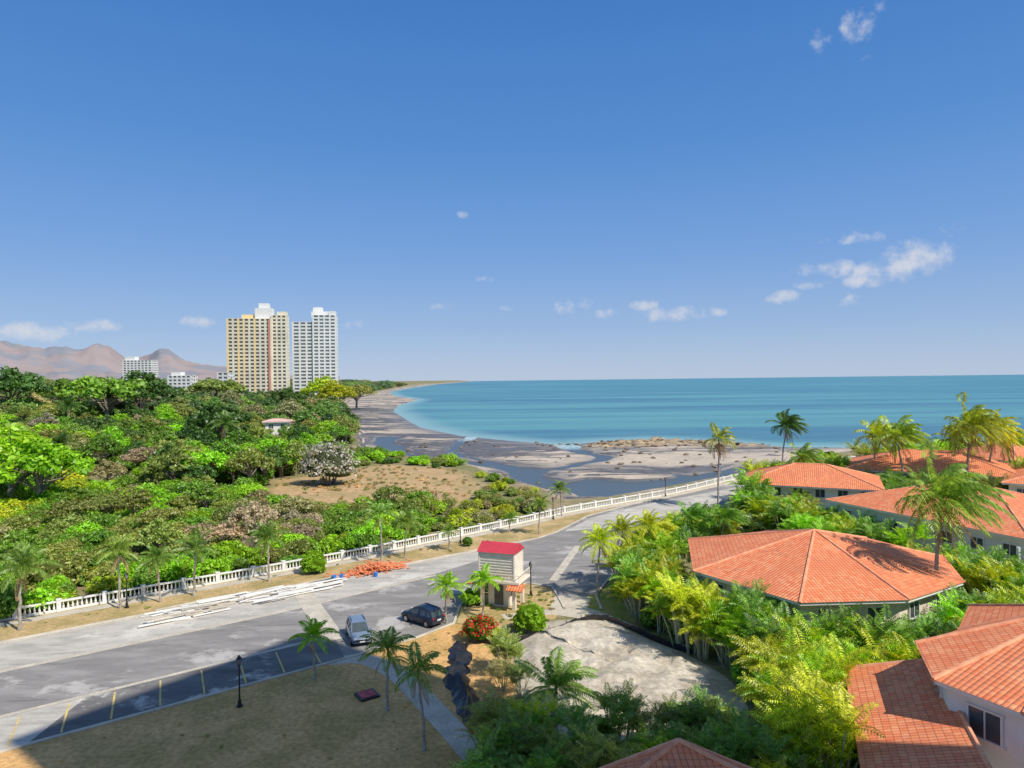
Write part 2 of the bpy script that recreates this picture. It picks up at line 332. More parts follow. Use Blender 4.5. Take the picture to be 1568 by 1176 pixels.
sheet('verge',[P(-90,80.42),P(66,80.42)]+[(6.6,108.2),(12.8,120.7),(21.8,130.7),(35,142.2),(55,161.2),(85,185.2),(140,215.2)]+vl[::-1],.006,VERGE)
strip('footpath',offset([p for p in bal_line],-1.3),1.5,.014,CONC)
sheet('entrance_island',[(-5.7,68.2),(-5.6,73),(-4.4,77.3),(-1.9,80.1),(1.5,80.8),(4.1,79.4),(4.6,76),(5,72),(4,69),(0,66.5),(-3,66.3)],.018,VERGE)
strip('footpath',smooth_line([G(505,1012),G(560,1010),G(612,1035),G(665,1088),G(722,1150),G(790,1230)]),1.9,.014,CONC)
strip('footpath',smooth_line([G(770,945),G(835,938),G(895,935),G(960,960)]),1.6,.026,CONC)
sheet('driveway',[G(838,940),G(850,912),G(905,915),G(893,948)],.022,CONC)
sheet('green_lawn',[G(890,915),G(925,905),G(975,893),G(1000,925),G(985,950),G(930,950),G(890,935)],.016,GREEN)
lot=smooth_line([G(800,962),G(860,950),G(925,952),G(1000,982),G(1062,1008),G(1125,1050),G(1140,1110),G(1010,1150),G(870,1130),G(805,1075),G(785,1010),G(800,962)],5)
cx=sum(p[0] for p in lot)/len(lot);cy=sum(p[1] for p in lot)/len(lot); mb=MB(); rings=26;n=len(lot);vs=[]
for r in range(rings+1):
    k=1-r/rings
    for p in lot:
        x=cx+(p[0]-cx)*k; y=cy+(p[1]-cy)*k; q=noise.fractal(Vector((x*.6,y*.6,1)),.8,2.1,5)
        vs.append((x,y,.03+min(1,(1-k)*4)*(.5+.3*q)))
mb.add(vs,[(r*n+i,r*n+(i+1)%n,(r+1)*n+(i+1)%n,(r+1)*n+i) for r in range(rings) for i in range(n)])
obj('sand_lot',mb.mesh('sand',[SAND],True))
BLK=M('black_plastic',(.012,.012,.014),(.03,.03,.033),2,.35,0,.5)
def crumple(name,line,w,hgt):
    line=smooth_line(line,8); mb=MB(); vs=[]; K=9
    A_=offset(line,w/2);B_=offset(line,-w/2)
    for i in range(len(line)):
        a=A_[i]; b=B_[i]
        for k in range(K):
            t=k/(K-1); x=a[0]+(b[0]-a[0])*t;y=a[1]+(b[1]-a[1])*t; q=noise.noise(Vector((x*1.3,y*1.3,0)));q2=noise.noise(Vector((x*1.1,y*1.1,7)))
            vs.append((x+q2*.5,y+q*.5,.05+max(0,math.sin(math.pi*t)*hgt*(.7+q*1.3))))
    mb.add(vs,[(i*K+k,i*K+k+1,(i+1)*K+k+1,(i+1)*K+k) for i in range(len(line)-1) for k in range(K-1)]); obj(name,mb.mesh(name,[BLK]))
crumple('plastic_sheeting',[G(700,990),G(705,1010),G(697,1040),G(712,1065),G(722,1095),G(745,1115)],1.9,.7)
mb=MB(); L=smooth_line([G(760,1000),G(800,982),G(850,968),G(890,953),G(925,950),G(960,962),G(1010,985),G(1062,1003)],5)
for a,b_ in zip(L[:-1],L[1:]): mb.seg(a,b_,.05,0,.45+.15*random.random())
for a in L[::3]: mb.box(a[0],a[1],.4,.06,.06,.8)
obj('silt_fence',mb.mesh('silt',[BLK]))
# ------------------------------------------------------------- balustrade
mb=MB(); segs=list(zip(bal_line[:-1],bal_line[1:]))
for a,b_ in segs:
    mb.seg(a,b_,.34,0,.22); mb.seg(a,b_,.30,.98,1.14)
tot=0; nextb=0; nextp=0
for a,b_ in segs:
    L=math.hypot(b_[0]-a[0],b_[1]-a[1]); an=math.atan2(b_[1]-a[1],b_[0]-a[0])
    while nextb<tot+L:
        t=(nextb-tot)/L; x=a[0]+(b_[0]-a[0])*t; y=a[1]+(b_[1]-a[1])*t
        if nextb%4.0<.42 and nextb>=nextp:
            mb.box(x,y,.62,.42,.42,1.24,an); mb.box(x,y,1.28,.5,.5,.08,an); nextp=nextb+3
        else: mb.tube([(x,y,.2),(x,y,.42),(x,y,.75),(x,y,1.0)],[.07,.115,.05,.08],5,0,False)
        nextb+=.42
    tot+=L
obj('balustrade',mb.mesh('balustrade',[WHITE]))
# ------------------------------------------------------------- plants
def frond(mb,p,az,e,L,droop,wind,nl,ll,w,mi,ns=9,raise_=.25):
    p=Vector(p); d=Vector((math.cos(az)*math.cos(e),math.sin(az)*math.cos(e),math.sin(e))); st=L/ns; pts=[p.copy()]; ds=[d.copy()]
    for i in range(ns):
        d=(d+Vector((wind[0]*.16,wind[1]*.16,-droop*(.4+i/ns)))).normalized(); p=p+d*st; pts.append(p.copy()); ds.append(d.copy())
    for i in range(ns):
        s=ds[i].cross(Vector((0,0,1)));  s=s.normalized() if s.length>.01 else Vector((1,0,0)); r0=.035*(1-i/ns)+.008; r1=.035*(1-(i+1)/ns)+.008
        mb.add([pts[i]-s*r0,pts[i]+s*r0,pts[i+1]+s*r1,pts[i+1]-s*r1],[(0,1,2,3)],mi)
    W=Vector((wind[0],wind[1],0))
    for k in range(nl):
        t=.12+.88*k/(nl-1); f=t*ns; i=min(int(f),ns-1); q=pts[i].lerp(pts[i+1],f-i); dd=ds[i]
        s=dd.cross(Vector((0,0,1)));  s=s.normalized() if s.length>.01 else Vector((1,0,0)); up_=s.cross(dd).normalized()
        l=ll*(math.sin(math.pi*min(1,(t*.82+.14)))**.6)*random.uniform(.85,1.1)
        for sg in(-1,1):
            v=(s*sg*.85+dd*(.45+.4*t)+up_*raise_+W*.25+Vector((0,0,-.1))).normalized()
            mid=q+v*l*.5; tip=q+(v+Vector((0,0,-.55))).normalized()*l*.98+W*.08
            mb.add([q,mid+dd*w,tip,mid-dd*w],[(0,1,2,3)],mi)
def palm_mesh(name,H,R,nf=18,wind=(0,0),lean=.3,tr=.13,dead=3,ll=.62,seed=1,droop=.17,w=.045,shaft=True):
    random.seed(seed); mb=MB(); pts=[(lean*(i/8)**2+.04*random.uniform(-1,1),.1*random.uniform(-1,1),H*i/8-.1) for i in range(9)]
    mb.tube(pts,[tr*(1.35 if i==0 else 1.0-.35*i/8) for i in range(9)],7,1)
    top=Vector(pts[-1])
    if shaft: mb.tube([top,top+Vector((0,0,.5))],[tr*.8,tr*.3],6,0)
    for i in range(nf):
        k=i/nf; az=i*2.39996+random.uniform(-.2,.2); e=math.radians(78-88*k**.9+random.uniform(-8,8))
        frond(mb,top+Vector((0,0,.35)),az,e,R*random.uniform(.85,1.1)*(.75+.25*math.sin(k*3)),droop*random.uniform(.8,1.2),wind,24,ll,w,0)
    for i in range(dead):
        frond(mb,top,random.uniform(0,6.28),math.radians(-35),R*.8,.25,wind,16,ll*.7,w,2)
    return mb.mesh(name,[LEAF,PALMBARK,DEADF])
palms=[palm_mesh('palm_a',4.2,2.5,17,(.1,.1),.2,.13,2,.62,11,w=.055),palm_mesh('palm_b',3.6,2.3,16,(.25,0),-.2,.12,1,.58,12,w=.055),palm_mesh('palm_c',5,2.6,19,(.1,0),.3,.13,3,.66,13,w=.055),palm_mesh('palm_d',4.6,2.2,13,(.3,.1),-.35,.12,3,.6,14,w=.05)]
tallp=[palm_mesh('tall_a',9,4.0,30,(.9,.1),.9,.17,4,1.1,21,.17,.09),palm_mesh('tall_b',8,3.8,28,(1.0,0),-.8,.16,3,1.05,22,.16,.09),palm_mesh('tall_c',10.0,4.9,34,(.85,-.1),.6,.19,5,1.25,23,.19,.095)]
fresh=palm_mesh('coco_young',1.6,3.6,20,(.5,0),.2,.17,1,.85,31,.13,.07)
ragged=palm_mesh('ragged',8.6,3.0,14,(.5,0),.2,.14,8,.8,32,.2,.07)
def areca_mesh(name,seed,ns=10,H=3.2):
    random.seed(seed); mb=MB()
    for i in range(ns):
        a=random.uniform(0,6.28); r=random.uniform(.05,.5); o=random.uniform(.3,1.3); h=H*random.uniform(.55,1.1)
        b0=(math.cos(a)*r,math.sin(a)*r,-.1); t=(math.cos(a)*(r+o),math.sin(a)*(r+o),h)
        m_=((b0[0]+t[0])/2-.1*math.cos(a),(b0[1]+t[1])/2,h*.55); mb.tube([b0,m_,t],[.07,.055,.045],5,1,False)
        for k in range(7):
            frond(mb,t,k*2.4+random.uniform(-.4,.4),math.radians(random.uniform(25,80)),random.uniform(1.5,2.2),.19,(.15,0),14,.5,.05,0,6,.45)
    return mb.mesh(name,[LEAF,STEM])
arecas=[areca_mesh('areca_%d'%i,50+i,9+i,3.0+.4*i) for i in range(3)]
def leaf_quads(C,Nn,size):
    n=len(C); r=rng.normal(size=(n,3)); t=np.cross(Nn,r); t/=np.linalg.norm(t,axis=1,keepdims=True)+1e-9; b=np.cross(Nn,t)
    s=(size*rng.uniform(.6,1.3,n))[:,None]; t=t*s; b=b*s*.55
    return np.stack([C-t,C+b,C+t,C-b],1).reshape(-1,3)
def bush_mesh(name,seed,flat=.75,ncl=44,nlf=42,lf=.075,core=.74,leafm=None,bottom=-.25,rag=.3,cr=.3):
    global rng; rng=np.random.default_rng(seed); rnd=random.Random(seed)
    c=[];nn=[]
    for i in range(ncl):
        while True:
            d=rng.normal(size=3); d/=np.linalg.norm(d)
            if d[2]>bottom: break
        R=rng.uniform(1-rag,1.04); ctr=d*R*np.array([.85,.85,flat*.85]); r=cr*rng.uniform(.6,1.25)
        dd=rng.normal(size=(nlf,3)); dd/=np.linalg.norm(dd,axis=1,keepdims=True); dd[:,2]=np.abs(dd[:,2])*.9-.15
        rr=r*rng.uniform(.55,1.05,nlf)[:,None]; c.append(ctr+dd*rr); nn.append(dd+rng.normal(size=(nlf,3))*.45+np.array([0,0,.25]))
    c=np.concatenate(c); nn=np.concatenate(nn); nn/=np.linalg.norm(nn,axis=1,keepdims=True)
    V=leaf_quads(c,nn,lf); mb=MB(); n=len(c)
    mb.add(V.tolist(),[(4*i,4*i+1,4*i+2,4*i+3) for i in range(n)],0)
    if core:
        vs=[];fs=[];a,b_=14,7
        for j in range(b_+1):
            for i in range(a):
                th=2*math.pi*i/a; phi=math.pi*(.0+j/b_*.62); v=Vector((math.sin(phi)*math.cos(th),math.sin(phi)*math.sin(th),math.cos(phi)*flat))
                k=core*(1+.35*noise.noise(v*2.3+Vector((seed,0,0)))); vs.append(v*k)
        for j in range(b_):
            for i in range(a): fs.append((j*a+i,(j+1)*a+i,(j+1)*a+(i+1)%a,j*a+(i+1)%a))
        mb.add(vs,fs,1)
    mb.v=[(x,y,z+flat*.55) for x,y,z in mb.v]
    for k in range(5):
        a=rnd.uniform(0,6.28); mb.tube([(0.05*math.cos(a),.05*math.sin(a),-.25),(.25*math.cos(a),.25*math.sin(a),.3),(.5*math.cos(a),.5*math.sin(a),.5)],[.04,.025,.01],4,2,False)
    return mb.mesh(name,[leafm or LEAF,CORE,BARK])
bushes=[bush_mesh('bush_%d'%i,100+i,.6+.1*(i%3),rag=.25+.08*(i%4)) for i in range(6)]
sparse=[bush_mesh('sparse_%d'%i,120+i,.7,50,24,.06,.5,rag=.5) for i in range(3)]
tuft=bush_mesh('tuft',130,.5,14,12,.16,0,rag=.5)
topi=bush_mesh('topiary',140,1.0,80,60,.05,.86,None,-.6,.1,.2)
flow=bush_mesh('flowering',141,.85,60,60,.05,.7,LEAF_WHITE,-.3,.3); redf=bush_mesh('bougain',142,.8,50,50,.07,.7,LEAF_RED)
def tree_mesh(name,seed,flat=.5,ncl=46,nlf=50,lf=.035):
    global rng; rng=np.random.default_rng(seed); rnd=random.Random(seed); mb=MB(); c=[];nn=[]
    mb.tube([(0,0,-.05),(.01,.01,.2),(.0,.02,.42)],[.035,.026,.02],7,2)
    for i in range(ncl):
        a=rnd.uniform(0,6.28); r=.46*math.sqrt(rnd.random()); z=.52+ .42*flat*2*(1-(r/.5)**2)*rnd.uniform(.35,1)
        ctr=np.array([r*math.cos(a),r*math.sin(a),z])
        if i%3==0: mb.tube([(0,.01,rnd.uniform(.25,.42)),(ctr[0]*.5,ctr[1]*.5,z*.75),tuple(ctr)],[.014,.009,.004],4,2,False)
        rad=.115*rnd.uniform(.6,1.25); dd=rng.normal(size=(nlf,3)); dd/=np.linalg.norm(dd,axis=1,keepdims=True); dd[:,2]*=.7
        c.append(ctr+dd*rad*rng.uniform(.5,1.05,nlf)[:,None]); nn.append(dd+rng.normal(size=(nlf,3))*.5+np.array([0,0,.35]))
    c=np.concatenate(c); nn=np.concatenate(nn); nn/=np.linalg.norm(nn,axis=1,keepdims=True)
    V=leaf_quads(c,nn,lf); mb.add(V.tolist(),[(4*i,4*i+1,4*i+2,4*i+3) for i in range(len(c))],0)
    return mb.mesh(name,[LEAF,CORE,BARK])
trees=[tree_mesh('tree_%d'%i,200+i,[.5,.35,.6,.45][i]) for i in range(4)]
BR=(.30,.58,.025); MID=(.175,.35,.04); DK=(.09,.19,.04); OL=(.28,.35,.08); DRYC=(.37,.36,.17); GREY=(.39,.345,.25); YG=(.45,.55,.03)
def jit(c,a=.2): k=random.uniform(1-a,1+a); return (c[0]*k*random.uniform(.88,1.12),c[1]*k,c[2]*k)
random.seed(99); rng=np.random.default_rng(5)
scrub=empty('scrub_vegetation')
def scatter(y0,y1,sp,xr,xmin_k=.83):
    X=[];Y=[]
    y=y0
    while y<y1:
        x=-y*xmin_k-12
        while x<xr:
            X.append(x+random.uniform(-.5,.5)*sp);Y.append(y+random.uniform(-.5,.5)*sp); x+=sp
        y+=sp*.9
    return np.array(X),np.array(Y)
balp=[(p[0],p[1]) for p in bal_line]
balpoly=balp+[(200,300),(200,3000),(-3000,3000),(-3000,60)]
clear=[G(x,y) for x,y in[(110,752),(210,752),(215,725),(120,725)]]
cnt=0
for (y0,y1,sp,xr,big) in [(62,150,3.0,30,0),(150,290,4.9,10,1),(290,620,8.5,-40,2),(620,1500,18,-150,3),(1500,3600,50,-250,4)]:
    X,Y=scatter(y0,y1,sp,xr)
    Z,dl,dw,rk,c1=height(X,Y); ib=sdist(X,Y,balpoly); fd=sdist(X,Y,field); cl=sdist(X,Y,clear)
    n1=fbm(X*.018+3,Y*.018); n2=fbm(X*.05+30,Y*.05)
    for i in range(len(X)):
        x,y=X[i],Y[i]
        if ib[i]<1.6 or dl[i]<2.5 or fd[i]>-.5 or cl[i]>0 or (x>5 and y>115): continue
        r=random.random()
        if x>-14 and y<190:
            if r<.35: continue
            c=random.choice([OL,OL,DRYC,MID,YG]); me=random.choice(bushes+sparse); s=random.uniform(.9,2.0)
        elif ib[i]<11 and y<115:
            c=random.choice([BR,BR,MID,YG if r<.3 else BR,OL]) if x<-18 else random.choice([MID,OL,BR]); me=random.choice(bushes); s=random.choice([1.5,1.9,2.3,2.9])*random.uniform(.85,1.15)
        elif y<150:
            k=n2[i]
            if x<-82: c=random.choice([BR,BR,MID,YG]); s=random.uniform(2.2,3.6)
            elif k>.51: c=random.choice([DRYC,GREY,OL,OL,MID]); s=random.uniform(1.6,2.8)
            else: c=random.choice([OL,MID,BR,OL,MID]); s=random.uniform(1.6,3.1)
            if r<.10: me=random.choice(trees); s=random.uniform(5,7)
            else: me=random.choice(bushes+sparse)
        else:
            if n2[i]>.52: c=random.choice([GREY,DRYC,OL,OL,MID])
            elif n1[i]>.48: c=random.choice([MID,DK,DK,OL,BR])
            else: c=random.choice([DK,MID,OL,MID,BR])
            if y>300: c=random.choice([MID,DK,OL,MID,DK,DRYC]); k=.12 if y<500 else .26; c=tuple(a*(1-k)+b*k for a,b in zip(c,(.28,.33,.31)))  # far foliage: hazy air painted in by blending towards pale grey-green
            if big<=1:
                if (dl[i]<22 and x>-62) or (x>-62 and y<215 and y>190): me=random.choice(bushes+sparse); s=random.uniform(1.3,2.4)
                elif r<.4: me=random.choice(trees); s=random.uniform(6.5,10.5)
                else: me=random.choice(bushes+sparse); s=random.uniform(2.6,4.2)
            elif big==2:
                if r<.55: me=random.choice(trees); s=random.uniform(8,14)
                else: me=random.choice(bushes); s=random.uniform(3.6,5.6)
            elif big==3: me=random.choice(trees+bushes[:3]); s=random.uniform(12,17) if me in trees else random.uniform(7,9)
            else: me=random.choice(bushes); s=random.uniform(18,26)
        zz=.6 if big==4 else 1
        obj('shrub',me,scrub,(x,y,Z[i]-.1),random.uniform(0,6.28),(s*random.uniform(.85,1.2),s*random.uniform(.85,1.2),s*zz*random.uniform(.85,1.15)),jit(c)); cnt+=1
print('scrub',cnt)
tf_=empty('grass_tufts')
def tufts(poly,n,cols,s0,s1,z=.02):
    xa=[p[0] for p in poly]; ya=[p[1] for p in poly]; X=rng.uniform(min(xa),max(xa),n);Y=rng.uniform(min(ya),max(ya),n); I=sdist(X,Y,poly)
    for i in range(n):
        if I[i]>.2: obj('tuft',tuft,tf_,(X[i],Y[i],z),random.random()*6,random.uniform(s0,s1),jit(random.choice(cols)))
tufts(field,380,[DRYC,OL,(.55,.42,.2)],.3,.8)
tufts([P(-70,81),P(60,81),P(60,86),P(-70,86)],500,[DRYC,OL,OL,(.55,.42,.2)],.12,.35)
tufts(lot,190,[OL,DRYC,MID],.2,.5,.4)
tufts([P(-60,55.8),P(24,55.8),(-6,66),(0,62),(-1,45),(-30,36)],260,[OL,DRYC,(.6,.45,.2)],.08,.2)
tufts([(-5.7,68.2),(-4.4,77.3),(1.5,80.8),(4.6,76),(4,69),(0,62),(-4,62)],120,[OL,MID,DRYC],.15,.4)
def tree_at(px,py,h,me,c,name='broadleaf_tree',wd=1.0,Y=None):
    x=(px-784)/F*Y; y=Y
    if py: h=max(5,(Zat(px,py,Y)-gz(x,y))/.98)
    obj(name,me,None,(x,y,gz(x,y)-.1),random.uniform(0,6.28),(h*wd,h*wd,h),jit(c,.08))
tree_at(60,672,11,trees[0],BR,wd=1.25,Y=128); tree_at(15,655,9,trees[2],BR,wd=1.2,Y=130)
tree_at(165,556,17,trees[1],MID,wd=1.2,Y=300); tree_at(215,568,14,trees[0],DK,wd=1.2,Y=310); tree_at(15,556,16,trees[3],DK,wd=1.1,Y=320)
tree_at(380,680,9,trees[2],BR,wd=1.3,Y=190); tree_at(335,612,13,trees[3],DK,wd=1.2,Y=240); tree_at(330,568,13,trees[1],OL,wd=1.3,Y=420); tree_at(100,580,13,trees[0],MID,wd=1.4,Y=350)
tree_at(495,576,14,trees[0],YG,wd=1.2,Y=520); tree_at(515,585,12,trees[2],YG,wd=1.2,Y=500); tree_at(545,580,12,trees[1],OL,wd=1.2,Y=640); tree_at(440,590,12,trees[3],DK,wd=1.3,Y=430)
x,y=G(505,742); obj('flowering_tree',flow,None,(x,y,.3),0,(7,6,7.4),(.22,.26,.13))
for px,py,s in ((90,700,1.0),(345,668,1.2),(105,640,1.3)):
    x,y=G(px,py+40); obj('palm_tree',palms[2],None,(x,y,gz(x,y)),random.random()*6,1.8*s,jit(DK))
PG=(.2,.34,.06)
for px,py,r,me,c,nm in ((480,877,1.75,topi,BR,'topiary_bush'),(812,968,1.65,topi,BR,'topiary_bush'),(735,980,1.75,redf,(.18,.4,.04),'bougainvillea'),(762,985,1.1,bushes[1],YG,'garden_shrub'),
    (716,836,.8,topi,MID,'topiary_bush'),(722,925,1.5,bushes[0],BR,'garden_shrub'),(750,905,1.0,bushes[2],MID,'garden_shrub'),(1270,715,2.6,topi,MID,'topiary_bush')):
    x,y=G(px,py); obj(nm,me,None,(x,y,.1),random.random()*6,(r,r,r*1.05),c)
def palm_at(px,by,ty,me,base,c,rot=None,name='palm_tree'):
    x,y=G(px,by); top=Zat(px,ty,y); s=top/base; obj(name,me,None,(x,y,0),random.uniform(-.5,.5) if rot is None else rot,(max(s*.5+.5,s*.95),)*2+(s,),jit(c,.14))
for i,(px,by,ty) in enumerate([(30,965,850),(183,932,832),(245,922,842),(297,912,828),(412,890,812),(585,860,775),(620,855,790),(688,842,808),(780,815,788),(825,818,765),(860,790,742),(482,1040,960),(593,1088,980),(650,1150,1010),(683,955,885),(740,945,880)]):
    k=(i*3)%4; palm_at(px,by,ty,palms[k],(5.3,4.6,6.2,5.6)[k],PG if px not in(683,740,482) else BR,(i*37%13)/13*6.28)
for px,by,ty in [(915,915,815),(950,895,800),(990,880,792)]: palm_at(px,by,ty,palms[2],6.2,YG)
PY=(.36,.47,.05); PO=(.24,.37,.06)
for px,by,ty,k,c in [(1197,735,640,0,DK),(1235,775,688,1,PO),(1335,765,654,0,PY),(1385,775,650,1,PY),(1480,780,632,2,PY),(1512,770,645,0,YG),(1550,760,660,1,PY),(1432,975,730,2,PO),(1065,850,778,1,MID),(1102,860,782,0,MID),(1018,860,800,1,YG),(1455,760,660,0,PO)]:
    palm_at(px,by,ty,tallp[k],(10.7,9.7,12.1)[k],c,random.uniform(-.3,.3),'coconut_palm')
palm_at(1100,778,662,ragged,9.8,(.34,.38,.08),0,'coconut_palm')
x,y=G(848,1100); obj('coconut_palm',fresh,None,(x,y,.3),.2,1.0,PG)
hedge=empty('areca_palm_hedge')
def areca_fill(poly,sp,cols,smin,smax,parent,avoid=None,mix=0.25):
    xs_=[p[0] for p in poly]; ys_=[p[1] for p in poly]; X=[];Y=[]
    y=min(ys_)
    while y<max(ys_):
        x=min(xs_)
        while x<max(xs_): X.append(x+random.uniform(-.5,.5)*sp);Y.append(y+random.uniform(-.5,.5)*sp);x+=sp
        y+=sp
    X=np.array(X);Y=np.array(Y); ins=sdist(X,Y,poly)
    if avoid is not None: 
        for av in avoid: ins=np.where(sdist(X,Y,av)>-.3,-1,ins)
    for i in range(len(X)):
        if ins[i]<0: continue
        s=random.uniform(smin,smax)
        if random.random()<mix: obj('shrub',random.choice(bushes),parent,(X[i],Y[i],0),random.random()*6,s*random.uniform(1.2,2),jit(random.choice(cols)))
        else: obj('areca',random.choice(arecas),parent,(X[i],Y[i],0),random.random()*6,s,jit(random.choice(cols)))
houseA=[(17.2,66),(23.3,56.4),(32.4,56.8),(40,61.5),(43.5,70),(40,78.5),(30,82.5),(20,79)]
wallA=[(30+(p[0]-30)*.9,69+(p[1]-69)*.9) for p in houseA]
def rect(cx,cy,L,W,rot):
    c,s=math.cos(rot),math.sin(rot); return [(cx+x*c-y*s,cy+x*s+y*c) for x,y in((-L/2,-W/2),(L/2,-W/2),(L/2,W/2),(-L/2,W/2))]
HR=[(59,89,27,21,-68),(52,121,22,17,-25),(80,133,28,20,-30),(112,150,26,18,10),(142,158,28,20,-20),(96,112,26,20,-40),(150,135,26,20,-10)]
AV=[wallA]+[rect(a,b,c-1,d-1,math.radians(e)) for a,b,c,d,e in HR]
areca_fill([(11.5,68),(14.5,60),(17.5,57),(24,53),(23,56),(17,62),(16.5,68),(18,78),(19,83),(15,86),(12.5,80)],1.7,[YG,BR,MID,YG],.85,1.2,hedge,[wallA])
areca_fill([(18,50),(18,57),(24,54),(33,54),(41,60),(50,66),(52,58),(38,50),(30,50),(23,47.5),(20,45)],1.8,[BR,MID,YG,DK],.85,1.2,hedge,[wallA])
areca_fill([(14,84),(18,84),(24,88),(33,96),(38,104),(36,112),(30,108),(20,96)],2.2,[MID,YG,BR,DK],.7,1.0,hedge)
areca_fill([(40,85),(47,80),(46,97),(43,108),(36,112),(36,100)],2.1,[MID,YG,BR],.9,1.3,hedge,AV)
areca_fill([(44,64),(52,62),(58,64),(52,70),(46,76),(43,78)],2.0,[MID,YG,BR],.9,1.2,hedge,AV)
g2e=empty('garden_vegetation')
areca_fill([(17,44),(17.5,52),(20,54),(22,50),(21,46),(18.6,38),(15.5,38)],1.3,[YG,(.5,.58,.03),YG,BR],.85,1.2,g2e,None,.5)
areca_fill([(-3,43),(1,44.5),(8,43.6),(15,44.5),(16,36),(-3,36)],1.7,[MID,OL,PG,OL,YG],.6,.9,g2e)
areca_fill([(-2.5,44),(-1.5,50),(-1.2,59),(.6,60),(1,52),(1.5,46)],2.0,[OL,PG,DRYC],.5,.75,g2e)
areca_fill([(38,112),(60,108),(90,120),(130,150),(170,160),(170,200),(110,185),(70,160),(45,135)],4.2,[MID,BR,YG,OL],1.1,1.6,g2e,AV,.5)
# ------------------------------------------------------------- houses
def slope_uv(me):
    uvl=me.uv_layers.new(name='UVMap')
    for p in me.polygons:
        n=p.normal; u=Vector((0,0,1)).cross(n)
        u=u.normalized() if u.length>1e-4 else Vector((1,0,0)); v=n.cross(u)
        for li in p.loop_indices:
            c=me.vertices[me.loops[li].vertex_index].co; uvl.data[li].uv=(c.dot(u),c.dot(v))
def inset(poly,k):
    n=len(poly); out=[]
    for i in range(n):
        p0=Vector(poly[i-1]);p=Vector(poly[i]);p1=Vector(poly[(i+1)%n]); a=(p-p0).normalized(); b_=(p1-p).normalized()
        na=Vector((-a.y,a.x)); nb=Vector((-b_.y,b_.x)); s=(na+nb); s=s/ (s.length_squared/2) if s.length>.01 else na; out.append(tuple(p+s*k))
    return out
def windows(mb,poly,levels,sp=3.2,w=1.5,h=1.3):
    n=len(poly)
    for i in range(n):
        a=Vector(poly[i]);b_=Vector(poly[(i+1)%n]); L=(b_-a).length; k=int((L-.8)//sp); d=(b_-a).normalized(); an=math.atan2(d.y,d.x); o=Vector((d.y,-d.x))
        for j in range(k):
            c=a+d*(L*(j+.5)/k)
            for z in levels:
                q=c+o*.02; mb.box(q.x,q.y,z,w,.06,h,an,1); q=c+o*.07
                for s in(-1,1): r=q+d*s*w/2; mb.box(r.x,r.y,z,.1,.16,h+.1,an,0)
                mb.box(q.x,q.y,z+h/2+.05,w+.2,.18,.1,an,0); mb.box(q.x,q.y,z-h/2-.06,w+.3,.24,.12,an,0); mb.box(q.x,q.y,z,.06,.1,h,an,0)
def house(name,eave,ze,ridge,zr,wallm=CREAM,levels=(1.6,),z0=0,ov=.9,wh=1.3,ww=1.5,wsp=3.2,roofm=None):
    e=empty(name); n=len(eave)
    area=sum(eave[i][0]*eave[(i+1)%n][1]-eave[(i+1)%n][0]*eave[i][1] for i in range(n))
    if area<0: eave=eave[::-1]
    w=inset(eave,ov); mb=MB(); mb.prism(w,z0-.3,ze-.2); mb.prism(inset(w,-.05),z0-.3,z0+.4); obj('walls',mb.mesh('walls',[wallm]),e)
    mb=MB(); windows(mb,w,levels,wsp,ww,wh); obj('windows',mb.mesh('windows',[WHITE,GLASS]),e)
    mb=MB(); mb.prism(eave,ze-.28,ze-.01); obj('fascia',mb.mesh('fascia',[WHITE]),e)
    ov_=inset(eave,-.12); rv=[(p[0],p[1],ze+.0) for p in ov_]; mb=MB(); hips=[]
    if len(ridge)==1:
        A=(ridge[0][0],ridge[0][1],zr)
        for i in range(n): mb.add([rv[i],rv[(i+1)%n],A],[(0,1,2)]); hips.append((rv[i],A))
    else:
        R=[(r[0],r[1],zr) for r in ridge]
        near_=[min(range(2),key=lambda k:(Vector(rv[i][:2])-Vector(R[k][:2])).length) for i in range(n)]
        for i in range(n):
            j=(i+1)%n; hips.append((rv[i],R[near_[i]]))
            if near_[i]==near_[j]: mb.add([rv[i],rv[j],R[near_[i]]],[(0,1,2)])
            else: mb.add([rv[i],rv[j],R[near_[j]],R[near_[i]]],[(0,1,2,3)])
        hips.append((R[0],R[1]))
    me=mb.mesh('roof',[roofm or TILE]); slope_uv(me); obj('roof',me,e)
    mb=MB()
    for a,b_ in hips: mb.tube([a,b_],.13,6)
    obj('ridge_tiles',mb.mesh('ridges',[roofm or RIDGE]),e); return e
house('tile_roof_villa',houseA,5.5,[(30,69)],8.6,PEACH,(1.6,4.0))
def hip(name,cx,cy,L,W,rotd,ze,zr,levels=(1.6,4.7),wallm=CREAM,k=.5,z0=0,roofm=None):
    r=math.radians(rotd); h=(L-W*k*2)/2; c,s=math.cos(r),math.sin(r)
    return house(name,rect(cx,cy,L,W,r),ze,[(cx-h*c,cy-h*s),(cx+h*c,cy+h*s)],zr,wallm,levels,z0,roofm=roofm)
ZZ=[(6.5,9.7),(5.8,8.6),(6.2,9.4),(6.2,9.6),(6.2,9.6),(6.2,9.4),(6.2,9.4)]
hs=[hip('tile_roof_villa',*h,*z,wallm=WHITE if i in(0,1) else CREAM) for i,(h,z) in enumerate(zip(HR,ZZ))]
mb=MB(); mb.seg((52,71.5),(60,68.5),1.6,3.0,3.25); mb.seg((51.6,70.7),(59.6,67.7),.08,4.1,4.2)
for i in range(30):
    t=i/29; mb.box(51.6+8*t,70.7-3*t,3.7,.06,.06,.9)
for t in(0,.5,1): mb.tube([(51.6+8*t,70.7-3*t,0),(51.6+8*t,70.7-3*t,6.2)],.16,8)
obj('balcony',mb.mesh('balcony',[WHITE]),hs[0])
